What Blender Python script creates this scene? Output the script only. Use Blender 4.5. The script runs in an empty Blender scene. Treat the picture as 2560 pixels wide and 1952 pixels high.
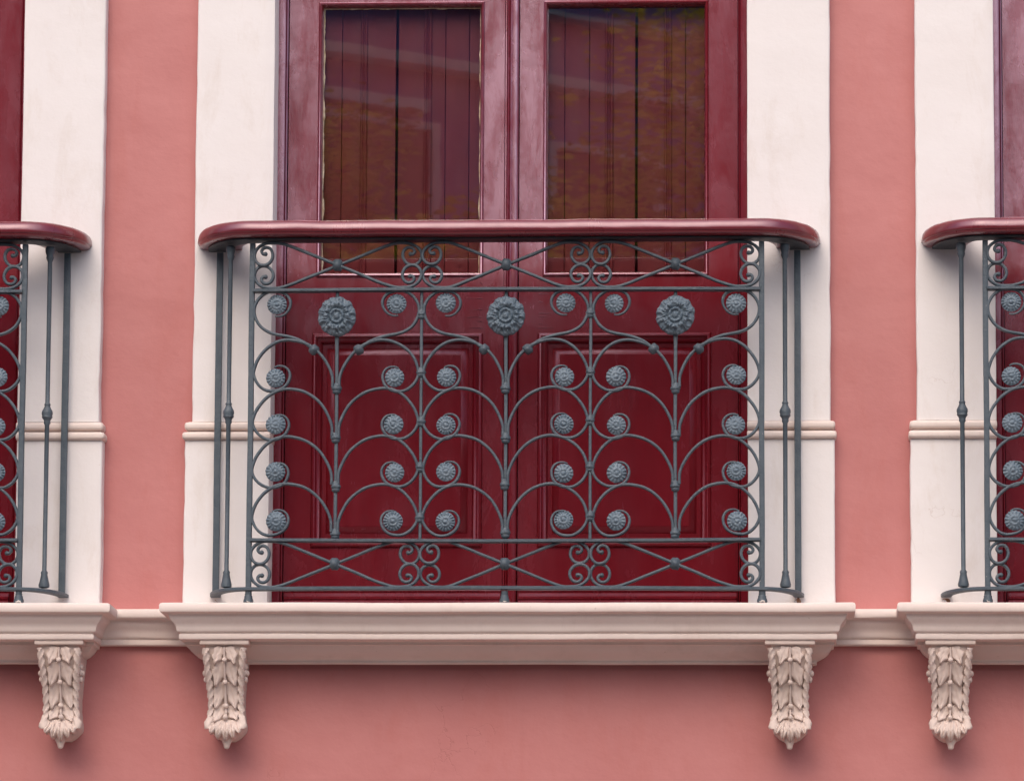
import bpy, bmesh, math, random
from math import sin, cos, pi, radians, atan2, sqrt
from mathutils import Vector, Matrix, noise
random.seed(7)
S = bpy.context.scene
COL = S.collection

# ------------------------------------------------------------------ camera
cd = bpy.data.cameras.new("camera")
cam = bpy.data.objects.new("camera", cd); COL.objects.link(cam); S.camera = cam
CAM = Vector((0.72, -13.0, -1.40)); TGT = Vector((0.0, 0.0, 0.529)); ROLL = 0.0055
f = (TGT - CAM); DIST = f.length; f.normalize()
rt = f.cross(Vector((0, 0, 1))).normalized(); up = rt.cross(f)
r2 = rt * cos(ROLL) + up * sin(ROLL); u2 = up * cos(ROLL) - rt * sin(ROLL)
M = Matrix((r2, u2, -f)).transposed().to_4x4(); M.translation = CAM
cam.matrix_world = M
cd.sensor_width = 36.0; cd.lens = 36.0 * DIST / 2.56
cd.clip_start = 0.1; cd.clip_end = 600

# ------------------------------------------------------------------ light: bright overcast sky over a street
SUN_EL, SUN_AZ = radians(43), radians(-12)          # azimuth measured from the street side (-Y), + to the right
w = bpy.data.worlds.new("World"); S.world = w; w.use_nodes = True
nt = w.node_tree; bg = nt.nodes["Background"]
sky = nt.nodes.new("ShaderNodeTexSky"); sky.sky_type = 'NISHITA'; sky.sun_disc = False
sky.sun_elevation = SUN_EL; sky.sun_rotation = pi - SUN_AZ
sky.air_density = 1.0; sky.dust_density = 4.0; sky.ozone_density = 0.6; sky.altitude = 0
nt.links.new(sky.outputs[0], bg.inputs[0]); bg.inputs[1].default_value = 0.135
sd = bpy.data.lights.new("sun", 'SUN'); so = bpy.data.objects.new("sun", sd); COL.objects.link(so)
sd.energy = 1.3; sd.angle = radians(88); sd.color = (1.0, 0.916, 0.890)
dv = Vector((sin(SUN_AZ) * cos(SUN_EL), -cos(SUN_AZ) * cos(SUN_EL), sin(SUN_EL)))
so.rotation_euler = dv.to_track_quat('Z', 'Y').to_euler()
so.location = (0, -6, 12)
S.view_settings.view_transform = 'Standard'; S.view_settings.look = 'None'
S.view_settings.gamma = 1.0; S.view_settings.exposure = 0.51
S.cycles.use_denoising = True
S.cycles.max_bounces = 8; S.cycles.transparent_max_bounces = 12

# ------------------------------------------------------------------ materials
def node(nt, t, **kw):
    n = nt.nodes.new(t)
    for k, v in kw.items():
        if k.startswith('i_'): n.inputs[k[2:]].default_value = v
        else: setattr(n, k, v)
    return n

def base_mat(name):
    m = bpy.data.materials.new(name); m.use_nodes = True
    nt = m.node_tree
    return m, nt, nt.nodes["Principled BSDF"]

def pos(nt, sc=(1, 1, 1)):
    g = node(nt, "ShaderNodeNewGeometry"); mp = node(nt, "ShaderNodeMapping")
    mp.inputs['Scale'].default_value = sc
    nt.links.new(g.outputs['Position'], mp.inputs['Vector'])
    return mp.outputs[0]

def noise_n(nt, vec, scale, detail=4, rough=0.55, dist=0.0):
    n = node(nt, "ShaderNodeTexNoise"); n.inputs['Scale'].default_value = scale
    n.inputs['Detail'].default_value = detail; n.inputs['Roughness'].default_value = rough
    n.inputs['Distortion'].default_value = dist
    nt.links.new(vec, n.inputs['Vector']); return n.outputs['Fac']

def ramp(nt, fac, stops):
    r = node(nt, "ShaderNodeValToRGB")
    el = r.color_ramp.elements
    while len(el) < len(stops): el.new(0.5)
    for e, (p, c) in zip(el, stops):
        e.position = p; e.color = (c, c, c, 1) if isinstance(c, (int, float)) else (*c, 1)
    nt.links.new(fac, r.inputs[0]); return r.outputs[0]

def mixc(nt, fac, a, b, mode='MIX'):
    m = node(nt, "ShaderNodeMix", data_type='RGBA', blend_type=mode)
    for s, v in ((0, fac), (6, a), (7, b)):
        if isinstance(v, (int, float)): m.inputs[s].default_value = v
        elif isinstance(v, tuple): m.inputs[s].default_value = (*v, 1)
        else: nt.links.new(v, m.inputs[s])
    return m.outputs[2]

def addm(nt, a, b, op='ADD'):
    m = node(nt, "ShaderNodeMath", operation=op)
    for s, v in ((0, a), (1, b)):
        if isinstance(v, (int, float)): m.inputs[s].default_value = v
        else: nt.links.new(v, m.inputs[s])
    return m.outputs[0]

def bump(nt, bsdf, h, strength, dist):
    b = node(nt, "ShaderNodeBump"); b.inputs['Strength'].default_value = strength
    b.inputs['Distance'].default_value = dist
    nt.links.new(h, b.inputs['Height']); nt.links.new(b.outputs[0], bsdf.inputs['Normal'])

def plaster(name, c1, c2, dirt, bumpd=0.004, dirt_amt=0.5, spec=0.25, rough=0.82):
    m, nt, b = base_mat(name)
    p = pos(nt); ps = pos(nt, (1.0, 1.0, 1.25))
    n1 = noise_n(nt, ps, 5.0, 5, 0.6); n2 = noise_n(nt, p, 38.0, 4, 0.6)
    c = mixc(nt, ramp(nt, n1, [(0.32, 0.0), (0.70, 1.0)]), c1, c2)
    d = ramp(nt, noise_n(nt, pos(nt, (2.2, 2.2, 0.7)), 4.5, 8, 0.72, 0.4), [(0.52, 0.0), (0.80, dirt_amt)])
    c = mixc(nt, d, c, dirt)
    sp = ramp(nt, noise_n(nt, p, 95.0, 2, 0.5), [(0.755, 0.0), (0.80, 0.45)])
    c = mixc(nt, sp, c, dirt)
    CB = c; b.inputs['Roughness'].default_value = rough
    b.inputs['Specular IOR Level'].default_value = spec
    h = addm(nt, addm(nt, noise_n(nt, ps, 9.0, 5, 0.5), 1.0, 'MULTIPLY'),
             addm(nt, addm(nt, n2, 0.22, 'MULTIPLY'), addm(nt, noise_n(nt, p, 170.0, 3, 0.6), 0.06, 'MULTIPLY')))
    # a few hairline cracks / trowel edges
    v = node(nt, "ShaderNodeTexVoronoi", feature='DISTANCE_TO_EDGE'); v.inputs['Scale'].default_value = 2.3
    wv = node(nt, "ShaderNodeVectorMath", operation='ADD')
    nn = node(nt, "ShaderNodeTexNoise"); nn.inputs['Scale'].default_value = 4.0; nn.inputs['Detail'].default_value = 6
    nt.links.new(p, nn.inputs['Vector']); nt.links.new(nn.outputs['Color'], wv.inputs[0]); nt.links.new(p, wv.inputs[1])
    nt.links.new(wv.outputs[0], v.inputs['Vector'])
    cr = ramp(nt, v.outputs['Distance'], [(0.0, 0.0), (0.006, 1.0)])
    msk = ramp(nt, noise_n(nt, p, 3.1, 2, 0.5), [(0.62, 1.0), (0.69, 0.0)])
    crk = mixc(nt, msk, cr, (1.0, 1.0, 1.0))
    h = addm(nt, h, addm(nt, crk, 0.16, 'MULTIPLY'))
    nt.links.new(mixc(nt, 1.0, CB, mixc(nt, crk, (0.86, 0.82, 0.80), (1.0, 1.0, 1.0)), 'MULTIPLY'), b.inputs['Base Color'])
    bump(nt, b, h, 0.40, bumpd * 3)
    return m

M_CREAM = plaster("cream_plaster", (0.795, 0.756, 0.752), (0.765, 0.72, 0.71), (0.58, 0.49, 0.42), 0.0020, 0.50)
M_SILL = plaster("sill_plaster", (0.78, 0.675, 0.63), (0.73, 0.615, 0.565), (0.52, 0.42, 0.37), 0.0018, 0.45)
M_CARVED = plaster("carved_plaster", (0.67, 0.555, 0.505), (0.60, 0.485, 0.435), (0.40, 0.33, 0.28), 0.0012, 0.6)
M_PINK = plaster("pink_plaster", (0.505, 0.188, 0.180), (0.460, 0.160, 0.153), (0.44, 0.12, 0.10), 0.0022, 0.45, 0.55, 0.55)
M_DARKROOM, _, b = base_mat("dark_room"); b.inputs['Base Color'].default_value = (0.02, 0.018, 0.018, 1); b.inputs['Roughness'].default_value = 0.9

def red_paint(name, c1, c2, r_lo, r_hi, spec=0.5, coat=0.0, zones=False):
    m, nt, b = base_mat(name)
    pv = pos(nt, (9.0, 9.0, 0.9)); p = pos(nt)
    n1 = noise_n(nt, pv, 4.0, 6, 0.65)
    c = mixc(nt, ramp(nt, n1, [(0.3, 0.0), (0.75, 1.0)]), c1, c2)
    nt.links.new(c, b.inputs['Base Color'])
    wear = ramp(nt, noise_n(nt, pos(nt, (2.4, 2.4, 0.8)), 5.0, 7, 0.62, 0.5), [(0.36, 0.0), (0.70, 1.0)])
    rr = node(nt, "ShaderNodeMapRange"); rr.inputs['To Min'].default_value = r_lo; rr.inputs['To Max'].default_value = r_hi
    nt.links.new(wear, rr.inputs['Value']); nt.links.new(rr.outputs[0], b.inputs['Roughness'])
    b.inputs['Specular IOR Level'].default_value = spec
    b.inputs['Coat Weight'].default_value = coat; b.inputs['Coat Roughness'].default_value = 0.33 if zones else 0.2
    if not zones and coat: b.inputs['IOR'].default_value = 1.75; b.inputs['Specular Tint'].default_value = (1.0, 0.80, 0.96, 1)
    if zones:                                   # sky sheen put into coat and tint: most on middle stiles, least right jamb
        g = node(nt, "ShaderNodeNewGeometry"); sx = node(nt, "ShaderNodeSeparateXYZ"); nt.links.new(g.outputs['Position'], sx.inputs[0])
        bay = addm(nt, addm(nt, addm(nt, sx.outputs['X'], 0.914), 1.822, 'FLOORED_MODULO'), -0.905)
        cr = node(nt, "ShaderNodeValToRGB"); el = cr.color_ramp.elements
        stops = [(0.0, .80), (0.20, .75), (0.42, .75), (0.455, 1.0), (0.57, 1.0), (0.62, .50), (0.80, .25), (1.0, .15)]
        while len(el) < len(stops): el.new(0.5)
        for e, (q, v) in zip(el, stops): e.position = q; e.color = (v, v, v, 1)
        mr = node(nt, "ShaderNodeMapRange"); mr.inputs['From Min'].default_value = -0.62; mr.inputs['From Max'].default_value = 0.62
        nt.links.new(bay, mr.inputs['Value']); nt.links.new(mr.outputs[0], cr.inputs[0])
        scuff = ramp(nt, noise_n(nt, pos(nt, (3.2, 3.2, 0.9)), 7.0, 8, 0.72, 0.6), [(0.40, 0.55), (0.54, 1.0)])
        b.inputs['Coat IOR'].default_value = 1.6; b.inputs['IOR'].default_value = 2.15; b.inputs['Specular Tint'].default_value = (1.0, 0.74, 0.97, 1)
        hz = node(nt, "ShaderNodeMapRange", interpolation_type='SMOOTHSTEP')      # sheen masked off the lower doors by lowering the coat weight
        hz.inputs['From Min'].default_value = 0.68; hz.inputs['From Max'].default_value = 1.05; hz.inputs['To Min'].default_value = 0.10
        nt.links.new(addm(nt, sx.outputs['Z'], addm(nt, noise_n(nt, p, 2.5, 4, 0.6), 0.25, 'MULTIPLY')), hz.inputs['Value'])
        cw = addm(nt, addm(nt, cr.outputs[0], scuff, 'MULTIPLY'), hz.outputs[0], 'MULTIPLY')
        nt.links.new(cw, b.inputs['Coat Weight'])
        nt.links.new(addm(nt, addm(nt, cw, 0.85, 'MULTIPLY'), 0.09), b.inputs['Specular IOR Level'])
    h = addm(nt, addm(nt, noise_n(nt, pv, 30.0, 3, 0.6), 0.35, 'MULTIPLY'), addm(nt, noise_n(nt, p, 22.0, 3, 0.5), 0.8, 'MULTIPLY'))
    bump(nt, b, h, 0.35, 0.0018)
    return m
M_RED = red_paint("oxblood_paint", (0.142, 0.0052, 0.0100), (0.166, 0.0072, 0.0130), 0.20, 0.33, 0.75, 0.25, True)
M_RAIL = red_paint("handrail_paint", (0.125, 0.0065, 0.0115), (0.155, 0.010, 0.017), 0.26, 0.38, 0.5, 0.5)
M_SHUT = red_paint("shutter_paint", (0.128, 0.010, 0.016), (0.150, 0.013, 0.020), 0.5, 0.7, 0.3)

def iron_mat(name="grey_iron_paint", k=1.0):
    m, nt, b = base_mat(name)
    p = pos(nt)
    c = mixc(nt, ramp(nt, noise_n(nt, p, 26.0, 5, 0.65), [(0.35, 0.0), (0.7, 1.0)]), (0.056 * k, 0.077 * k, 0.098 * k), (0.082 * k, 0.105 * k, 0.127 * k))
    chip = ramp(nt, noise_n(nt, p, 120.0, 2, 0.5), [(0.775, 0.0), (0.80, 0.7)])
    c = mixc(nt, chip, c, (0.42, 0.40, 0.37))
    nt.links.new(c, b.inputs['Base Color'])
    b.inputs['Roughness'].default_value = 0.5; b.inputs['Specular IOR Level'].default_value = 0.45
    h = addm(nt, noise_n(nt, p, 130.0, 3, 0.55), addm(nt, noise_n(nt, p, 420.0, 2, 0.5), 0.35, 'MULTIPLY'))
    bump(nt, b, h, 0.6, 0.0028)
    return m
M_IRON = iron_mat()
M_DUSTY = iron_mat("dusty_iron_paint", 1.85)
M_SHADE = iron_mat("shade_dark_iron", 0.35)  # strap iron darkened: the handrail's deep shade is put into its colour
M_CAST = iron_mat("cast_iron_paint", 1.7)

def simple(name, c1, c2, scale, rough=0.8, bmp=0.0, spec=0.3):
    m, nt, b = base_mat(name); p = pos(nt)
    n = noise_n(nt, p, scale, 5, 0.6)
    nt.links.new(mixc(nt, ramp(nt, n, [(0.35, 0.0), (0.68, 1.0)]), c1, c2), b.inputs['Base Color'])
    b.inputs['Roughness'].default_value = rough; b.inputs['Specular IOR Level'].default_value = spec
    if bmp: bump(nt, b, n, 0.6, bmp)
    return m
M_RUST = simple("rust_stain", (0.22, 0.085, 0.035), (0.42, 0.26, 0.18), 60, 0.9, 0.003)
M_PUTTY = simple("old_putty", (0.74, 0.66, 0.50), (0.42, 0.30, 0.18), 55, 0.85, 0.002)
M_BARE = simple("bare_white_chip", (0.78, 0.74, 0.70), (0.55, 0.50, 0.46), 70, 0.7, 0.001)
M_ASPH = simple("asphalt", (0.045, 0.045, 0.047), (0.06, 0.06, 0.06), 40, 0.9, 0.004)
M_PAVE = simple("paving", (0.27, 0.24, 0.215), (0.32, 0.29, 0.26), 12, 0.85, 0.003)
M_BLUEW = simple("slate_blue_render", (0.21, 0.19, 0.38), (0.26, 0.235, 0.45), 3, 0.8, 0.002)
M_WHITE = simple("white_render", (0.78, 0.77, 0.76), (0.70, 0.69, 0.68), 5, 0.7)
M_WINDK = simple("dark_window", (0.03, 0.03, 0.035), (0.05, 0.05, 0.055), 2, 0.25, 0, 0.5)
M_BARK = simple("bark", (0.10, 0.075, 0.055), (0.16, 0.12, 0.09), 14, 0.9, 0.02)
M_LEAF = simple("leaf_green", (0.03, 0.035, 0.012), (0.66, 0.56, 0.075), 1.0, 0.6)
def leafy():
    nt = M_LEAF.node_tree; b = nt.nodes["Principled BSDF"]; o = nt.nodes["Material Output"]
    t = node(nt, "ShaderNodeBsdfTranslucent"); m = node(nt, "ShaderNodeMixShader"); m.inputs[0].default_value = 0.5
    nt.links.new(b.inputs['Base Color'].links[0].from_socket, t.inputs[0])
    nt.links.new(b.outputs[0], m.inputs[1]); nt.links.new(t.outputs[0], m.inputs[2]); nt.links.new(m.outputs[0], o.inputs[0])
leafy()

def glass_mat():
    m = bpy.data.materials.new("window_glass"); m.use_nodes = True; nt = m.node_tree
    for n in list(nt.nodes): nt.nodes.remove(n)
    o = node(nt, "ShaderNodeOutputMaterial"); mx = node(nt, "ShaderNodeMixShader")
    t = node(nt, "ShaderNodeBsdfTransparent"); t.inputs[0].default_value = (0.95, 0.95, 0.93, 1)
    g = node(nt, "ShaderNodeBsdfAnisotropic"); g.inputs['Roughness'].default_value = 0.012
    fr = node(nt, "ShaderNodeFresnel"); fr.inputs['IOR'].default_value = 2.65
    p = pos(nt, (1.0, 1.0, 0.6))
    b = node(nt, "ShaderNodeBump"); b.inputs['Strength'].default_value = 0.03; b.inputs['Distance'].default_value = 0.0012
    nt.links.new(noise_n(nt, p, 7.0, 2, 0.5), b.inputs['Height']); nt.links.new(b.outputs[0], g.inputs['Normal'])
    gb = node(nt, "ShaderNodeNewGeometry")
    nt.links.new(addm(nt, fr.outputs[0], addm(nt, 1.0, gb.outputs['Backfacing'], 'SUBTRACT'), 'MULTIPLY'), mx.inputs[0]); nt.links.new(t.outputs[0], mx.inputs[1]); nt.links.new(g.outputs[0], mx.inputs[2])
    nt.links.new(mx.outputs[0], o.inputs[0])
    return m
M_GLASS = glass_mat()

# ------------------------------------------------------------------ object helpers
def empty(name, loc, label=None, cat=None, group=None):
    o = bpy.data.objects.new(name, None); COL.objects.link(o); o.location = loc
    o.empty_display_size = 0.1
    if label: o['label'] = label
    if cat: o['category'] = cat
    if group: o['group'] = group
    return o

def obj(name, bm, mat, parent=None, smooth=40, loc=None):
    bmesh.ops.remove_doubles(bm, verts=bm.verts, dist=1e-6)
    bmesh.ops.recalc_face_normals(bm, faces=bm.faces)
    me = bpy.data.meshes.new(name); bm.to_mesh(me); bm.free()
    if smooth:
        me.polygons.foreach_set('use_smooth', [True] * len(me.polygons))
        me.set_sharp_from_angle(angle=radians(smooth))
    me.materials.append(mat)
    o = bpy.data.objects.new(name, me); COL.objects.link(o)
    if parent is not None: o.parent = parent
    if loc is not None: o.location = loc
    return o

def place(src, parent, loc, rot=None, scale=None):
    o = src.copy(); COL.objects.link(o); o.parent = parent; o.location = loc
    o.rotation_euler = rot or (0, 0, 0); o.scale = scale or (1, 1, 1)
    return o

def copy_tree(o, parent=None):
    c = o.copy(); COL.objects.link(c); c.parent = parent
    for ch in list(o.children): copy_tree(ch, c)
    return c

def nz(p, s, seed=0.0):
    return noise.noise(Vector((p[0] * s + seed, p[1] * s + seed * 0.7, p[2] * s - seed)))

def box(bm, x0, x1, y0, y1, z0, z1, bev=0.0):
    vs = [bm.verts.new((x, y, z)) for x in (x0, x1) for y in (y0, y1) for z in (z0, z1)]
    fs = [bm.faces.new([vs[i] for i in q]) for q in ((0, 1, 3, 2), (4, 6, 7, 5), (0, 4, 5, 1), (2, 3, 7, 6), (0, 2, 6, 4), (1, 5, 7, 3))]
    if bev:
        es = list({e for f_ in fs for e in f_.edges})
        bmesh.ops.bevel(bm, geom=es, offset=bev, segments=2, profile=0.5, affect='EDGES')

def skin(bm, rings, closed_ring=True, cap=True):
    """faces between successive rings of vertices"""
    R = [[bm.verts.new(p) for p in ring] for ring in rings]
    n = len(R[0])
    for a, b in zip(R, R[1:]):
        for i in range(n if closed_ring else n - 1):
            j = (i + 1) % n
            try: bm.faces.new((a[i], a[j], b[j], b[i]))
            except ValueError: pass
    if cap and closed_ring:
        for ring in (R[0], R[-1]):
            try: bm.faces.new(ring)
            except ValueError: pass
    return R

def catmull(pts, n=6):
    P = [Vector(p) for p in pts]; out = []
    for i in range(len(P) - 1):
        p0 = P[max(i - 1, 0)]; p1 = P[i]; p2 = P[i + 1]; p3 = P[min(i + 2, len(P) - 1)]
        if i == 0: p0 = p1 * 2 - p2
        if i == len(P) - 2: p3 = p2 * 2 - p1
        for k in range(n):
            t = k / n
            out.append(0.5 * ((2 * p1) + (-p0 + p2) * t + (2 * p0 - 5 * p1 + 4 * p2 - p3) * t * t + (-p0 + 3 * p1 - 3 * p2 + p3) * t ** 3))
    out.append(P[-1]); return out

def rod(bm, pts, a, b, up_=Vector((0, 1, 0)), n=10, sq=2.6, taper=None, wob=0.0, seed=0.0):
    """tube with superellipse section: half-size a across, b along up_"""
    pts = [Vector(p) for p in pts]; rings = []
    for i, p in enumerate(pts):
        d = (pts[min(i + 1, len(pts) - 1)] - pts[max(i - 1, 0)]).normalized()
        upv = (up_ - d * up_.dot(d)).normalized(); sd_ = d.cross(upv)
        k = taper(i / (len(pts) - 1)) if taper else 1.0
        if wob: k *= 1 + wob * noise.noise(p * 60 + Vector((seed, 0, 0)))
        ring = []
        for j in range(n):
            t = 2 * pi * (j + 0.5) / n; c, s = cos(t), sin(t)
            c = math.copysign(abs(c) ** (2 / sq), c); s = math.copysign(abs(s) ** (2 / sq), s)
            ring.append(p + sd_ * (a * k * c) + upv * (b * k * s))
        rings.append(ring)
    skin(bm, rings)

def lathe(bm, prof, n=20, c=(0, 0, 0), sy=1.0, jit=0.0, seed=0):
    rings = []
    for r, z in prof:
        rings.append([Vector((c[0] + r * cos(2 * pi * j / n) * (1 + jit * noise.noise(Vector((j * .9 + seed, z * 90, r * 50)))),
                              c[1] + r * sy * sin(2 * pi * j / n), c[2] + z)) for j in range(n)])
    skin(bm, rings)

def ball(bm, c, r, sx=1, sy=1, sz=1, u=12, v=8):
    m = Matrix.Translation(c) @ Matrix.Diagonal((sx, sy, sz, 1))
    bmesh.ops.create_uvsphere(bm, u_segments=u, v_segments=v, radius=r, matrix=m)

def ringset(bm, x0, x1, z0, z1, prof, fill=True):
    """mitred rectangular moulding: prof = [(inset, y)], last ring optionally filled"""
    prev = None
    for ins, y in prof:
        ring = [bm.verts.new(p) for p in ((x0 + ins, y, z0 + ins), (x1 - ins, y, z0 + ins), (x1 - ins, y, z1 - ins), (x0 + ins, y, z1 - ins))]
        if prev:
            for i in range(4): bm.faces.new((prev[i], prev[(i + 1) % 4], ring[(i + 1) % 4], ring[i]))
        prev = ring
    if fill: bm.faces.new(prev)

# ================================================================== THE HOUSE
CX = -0.008                              # axis of the middle bay
BAYS = [(0.0, 'middle'), (-1.832, 'left'), (1.812, 'right')]
WALL_Y, DOOR_TOP, Z0 = 0.04, 1.98, -0.022
house = empty("house", (0, 0.1, -3.0), "pink plastered house front with cream pilasters, red french doors and carved corbels", "house")
HP = Vector(house.location)
def hp(name, bm, mat, parent=None, smooth=40):
    o = obj(name, bm, mat, None, smooth)
    o.parent = parent or house
    o.matrix_parent_inverse = Matrix.Translation(-HP)
    return o
def hsub(name, bm, mat, parent, smooth=40):
    return obj(name, bm, mat, parent, smooth)       # parents below sit at the house's origin already

# wall with three door openings
bm = bmesh.new()
xs = [-9.0, 9.0]
for off, _ in BAYS: xs += [CX + off - 0.63, CX + off + 0.63]
xs = sorted(xs); zs = [-3.0, -0.06, DOOR_TOP, 6.0]
for i in range(len(xs) - 1):
    for k in range(3):
        if k == 1 and i in (1, 3, 5): continue
        nx = max(1, int((xs[i + 1] - xs[i]) / 0.06)) if abs(xs[i]) < 3 and abs(xs[i + 1]) < 3 else 4
        nzn = max(1, int((min(zs[k + 1], 2.6) - max(zs[k], -0.9)) / 0.06))
        for a in range(nx):
            for c in range(nzn):
                xa = xs[i] + (xs[i + 1] - xs[i]) * a / nx; xb = xs[i] + (xs[i + 1] - xs[i]) * (a + 1) / nx
                za = zs[k] + (zs[k + 1] - zs[k]) * c / nzn; zb = zs[k] + (zs[k + 1] - zs[k]) * (c + 1) / nzn
                vs = [bm.verts.new((x, WALL_Y + 0.0035 * nz((x, 0, z), 3.1, 5) + 0.0012 * nz((x, 0, z), 11, 2), z)) for x, z in ((xa, za), (xb, za), (xb, zb), (xa, zb))]
                bm.faces.new(vs)
bmesh.ops.remove_doubles(bm, verts=bm.verts, dist=1e-5)
wall = hp("wall", bm, M_PINK)
# near-black boxes put the unlit rooms' darkness into colour behind the doors
bm = bmesh.new()
for off, _ in BAYS:
    box(bm, CX + off - 0.75, CX + off + 0.75, 0.34, 1.2, -0.1, DOOR_TOP + 0.1)
hp("room_interior", bm, M_DARKROOM)

# moulded string course running along the wall
SILL = [(0.16, -0.0215), (0.007, -0.0215), (0.002, -0.0235), (0.0, -0.028), (0.0, -0.0400), (0.002, -0.0440), (0.007, -0.0465), (0.019, -0.0480),
        (0.0215, -0.0505), (0.0230, -0.056), (0.0270, -0.0625), (0.0325, -0.068), (0.0365, -0.0735), (0.0385, -0.080), (0.0395, -0.0865), (0.0425, -0.0905),
        (0.0475, -0.0925), (0.0480, -0.0945), (0.0455, -0.0955), (0.0450, -0.0985), (0.0450, -0.1050), (0.0465, -0.1075), (0.052, -0.1085), (0.16, -0.1085)]
bm = bmesh.new(); rings = []
N = 220
for k in range(N + 1):
    x = -4.2 + 8.4 * k / N
    ring = []
    for ins, z in SILL[1:-1]:
        d = 0.0012 * nz((x, ins * 20, z * 20), 5, 3)
        ring.append((x, -0.028 + ins + d, z + 0.0009 * nz((x, 3, z * 9), 6, 1)))
    ring = [(x, 0.07, SILL[0][1])] + ring + [(x, 0.07, -0.1085)]
    rings.append(ring)
skin(bm, rings, closed_ring=True)
hp("string_course", bm, M_SILL, None, 35)

# pilasters: upper shaft and wider pedestal with two torus bands between
def pilaster(inner, outer_u, outer_l, name="pilaster"):
    s = 1 if outer_u > inner else -1
    def section(xo, xi, yf, z, sd, r=0.006):
        def w(v, ax): return v + 0.0015 * nz((v * 3 + sd, 7, z), 3.2, sd) + 0.0014 * nz((v, 1, z), 14, sd)
        chip = 0.005 * max(0, nz((xo, 4, z), 17, sd) - 0.30) + 0.006 * max(0, nz((xo, 9, z), 41, sd) - 0.35)
        xo_ = w(xo, 0) - s * chip; xi_ = xi + 0.0010 * nz((xi, 7, z), 5, sd); yf_ = yf + 0.0018 * nz((xo, 2, z), 2.7, sd)
        pts = [(xo_, 0.07), (xo_, yf_ + r)]
        for k in range(1, 4):
            a = k * pi / 8; pts.append((xo_ - s * r * (1 - cos(a)), yf_ + r * (1 - sin(a))))
        pts.append((xo_ - s * r, yf_))
        m = 6
        for k in range(1, m): pts.append((xo_ - s * r + (xi_ + s * 0.003 - xo_ + s * r) * k / m, yf_ + 0.0012 * nz((k * .05 + xo, 3, z), 4, sd)))
        pts += [(xi_ + s * 0.003, yf_), (xi_ + s * .0008, yf_ + 0.001), (xi_, yf_ + 0.003), (xi_, 0.16)]
        return [(x, y, z) for x, y in pts]
    bm = bmesh.new()
    zb, zt = 0.452, 2.45
    rings = [section(outer_u, inner, 0.0, zb + (zt - zb) * k / 60, inner * 3) for k in range(61)]
    skin(bm, rings)
    o = hp(name, bm, M_CREAM)
    bm = bmesh.new()
    skin(bm, [section(outer_l, inner + s * 0.0015, -0.006, Z0 + (0.4035 - Z0) * k / 14, inner * 5 + 1) for k in range(15)])
    hsub("pedestal", bm, M_CREAM, o)
    bm = bmesh.new()
    for (za, zb_, ov, yf) in ((0.4040, 0.4260, 0.0045, -0.018), (0.4285, 0.4510, 0.0010, -0.014)):
        rings = []
        for k in range(11):
            t = k / 10; e = max(0.0, 1 - abs(2 * t - 1) ** 3.0) ** 0.5
            rings.append(section(outer_l + s * (ov - 0.009 * (1 - e)), inner - s * (0.003 * e - 0.002), yf + 0.015 * (1 - e), za + (zb_ - za) * t, inner * 2 + za * 30, 0.007))
        skin(bm, rings)
    for k in range(0, 1):
        skin(bm, [section(outer_l - s * 0.008, inner + s * 0.002, 0.0005, z, 4) for z in (0.4036, 0.4275, 0.4515)])
    hsub("string_moulding", bm, M_SILL, o)
    return o
for off, _ in BAYS:
    pilaster(-0.6055 + off, -0.8030 + off, -0.8200 + off)
    pilaster(0.5880 + off, 0.7955 + off, 0.8055 + off)

# lintel over each door (above the picture) so that the opening is closed
for off, _ in BAYS:
    bm = bmesh.new(); box(bm, CX + off - 0.64, CX + off + 0.64, 0.03, 0.33, DOOR_TOP - 0.06, DOOR_TOP + 0.2, 0.004)
    hp("lintel", bm, M_CREAM)

# ------------------------------------------------------------------ balcony slab with its bed moulding
def slab(off):
    XL, XR, yf = -0.8570 + off, 0.8530 + off, -0.176
    bm = bmesh.new(); rings = []
    n = 70
    nodes = [('L', 0)] + [('F', k / n) for k in range(n + 1)] + [('R', 0)]
    for typ, t in nodes:
        ring = []
        for ins, z in SILL:
            if typ == 'L': p = (XL + ins, 0.069, z)
            elif typ == 'R': p = (XR - ins, 0.069, z)
            else: p = (XL + ins + (XR - XL - 2 * ins) * t, yf + ins, z)
            amp = 0.0016 if ins < 0.1 else 0
            q = (p[0] + off, p[1], p[2])
            ring.append((p[0], p[1] + amp * nz(q, 6, 2), p[2] + amp * 0.8 * nz(q, 5, 9)))
        rings.append(ring)
    skin(bm, rings)
    o = hp("balcony_slab", bm, M_SILL, None, 35)
    # coved bed moulding under the slab
    BED = [(i_, -0.108 + (z_ + 0.108) * 0.70) for i_, z_ in [(0.0, -0.1080), (0.0, -0.1190), (0.004, -0.1205), (0.010, -0.1215), (0.013, -0.126), (0.022, -0.138), (0.036, -0.149), (0.055, -0.158), (0.066, -0.1625),
           (0.068, -0.165), (0.068, -0.1735), (0.071, -0.1765), (0.085, -0.1775)]]
    bm = bmesh.new(); rings = []
    XL, XR, yf = XL + 0.052, XR - 0.052, -0.070
    for typ, t in nodes:
        ring = []
        for ins, z in BED:
            i2 = ins * 0.62
            if typ == 'L': p = (XL + i2, 0.069, z)
            elif typ == 'R': p = (XR - i2, 0.069, z)
            else: p = (XL + i2 + (XR - XL - 2 * i2) * t, yf + ins, z)
            q = (p[0] + off, p[1], p[2])
            ring.append((p[0], p[1] + 0.0016 * nz(q, 7, 4), p[2] + 0.0012 * nz(q, 6, 3)))
        rings.append(ring)
    skin(bm, rings, closed_ring=False)
    hsub("bed_moulding", bm, M_SILL, o, 35)
    return o

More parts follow.
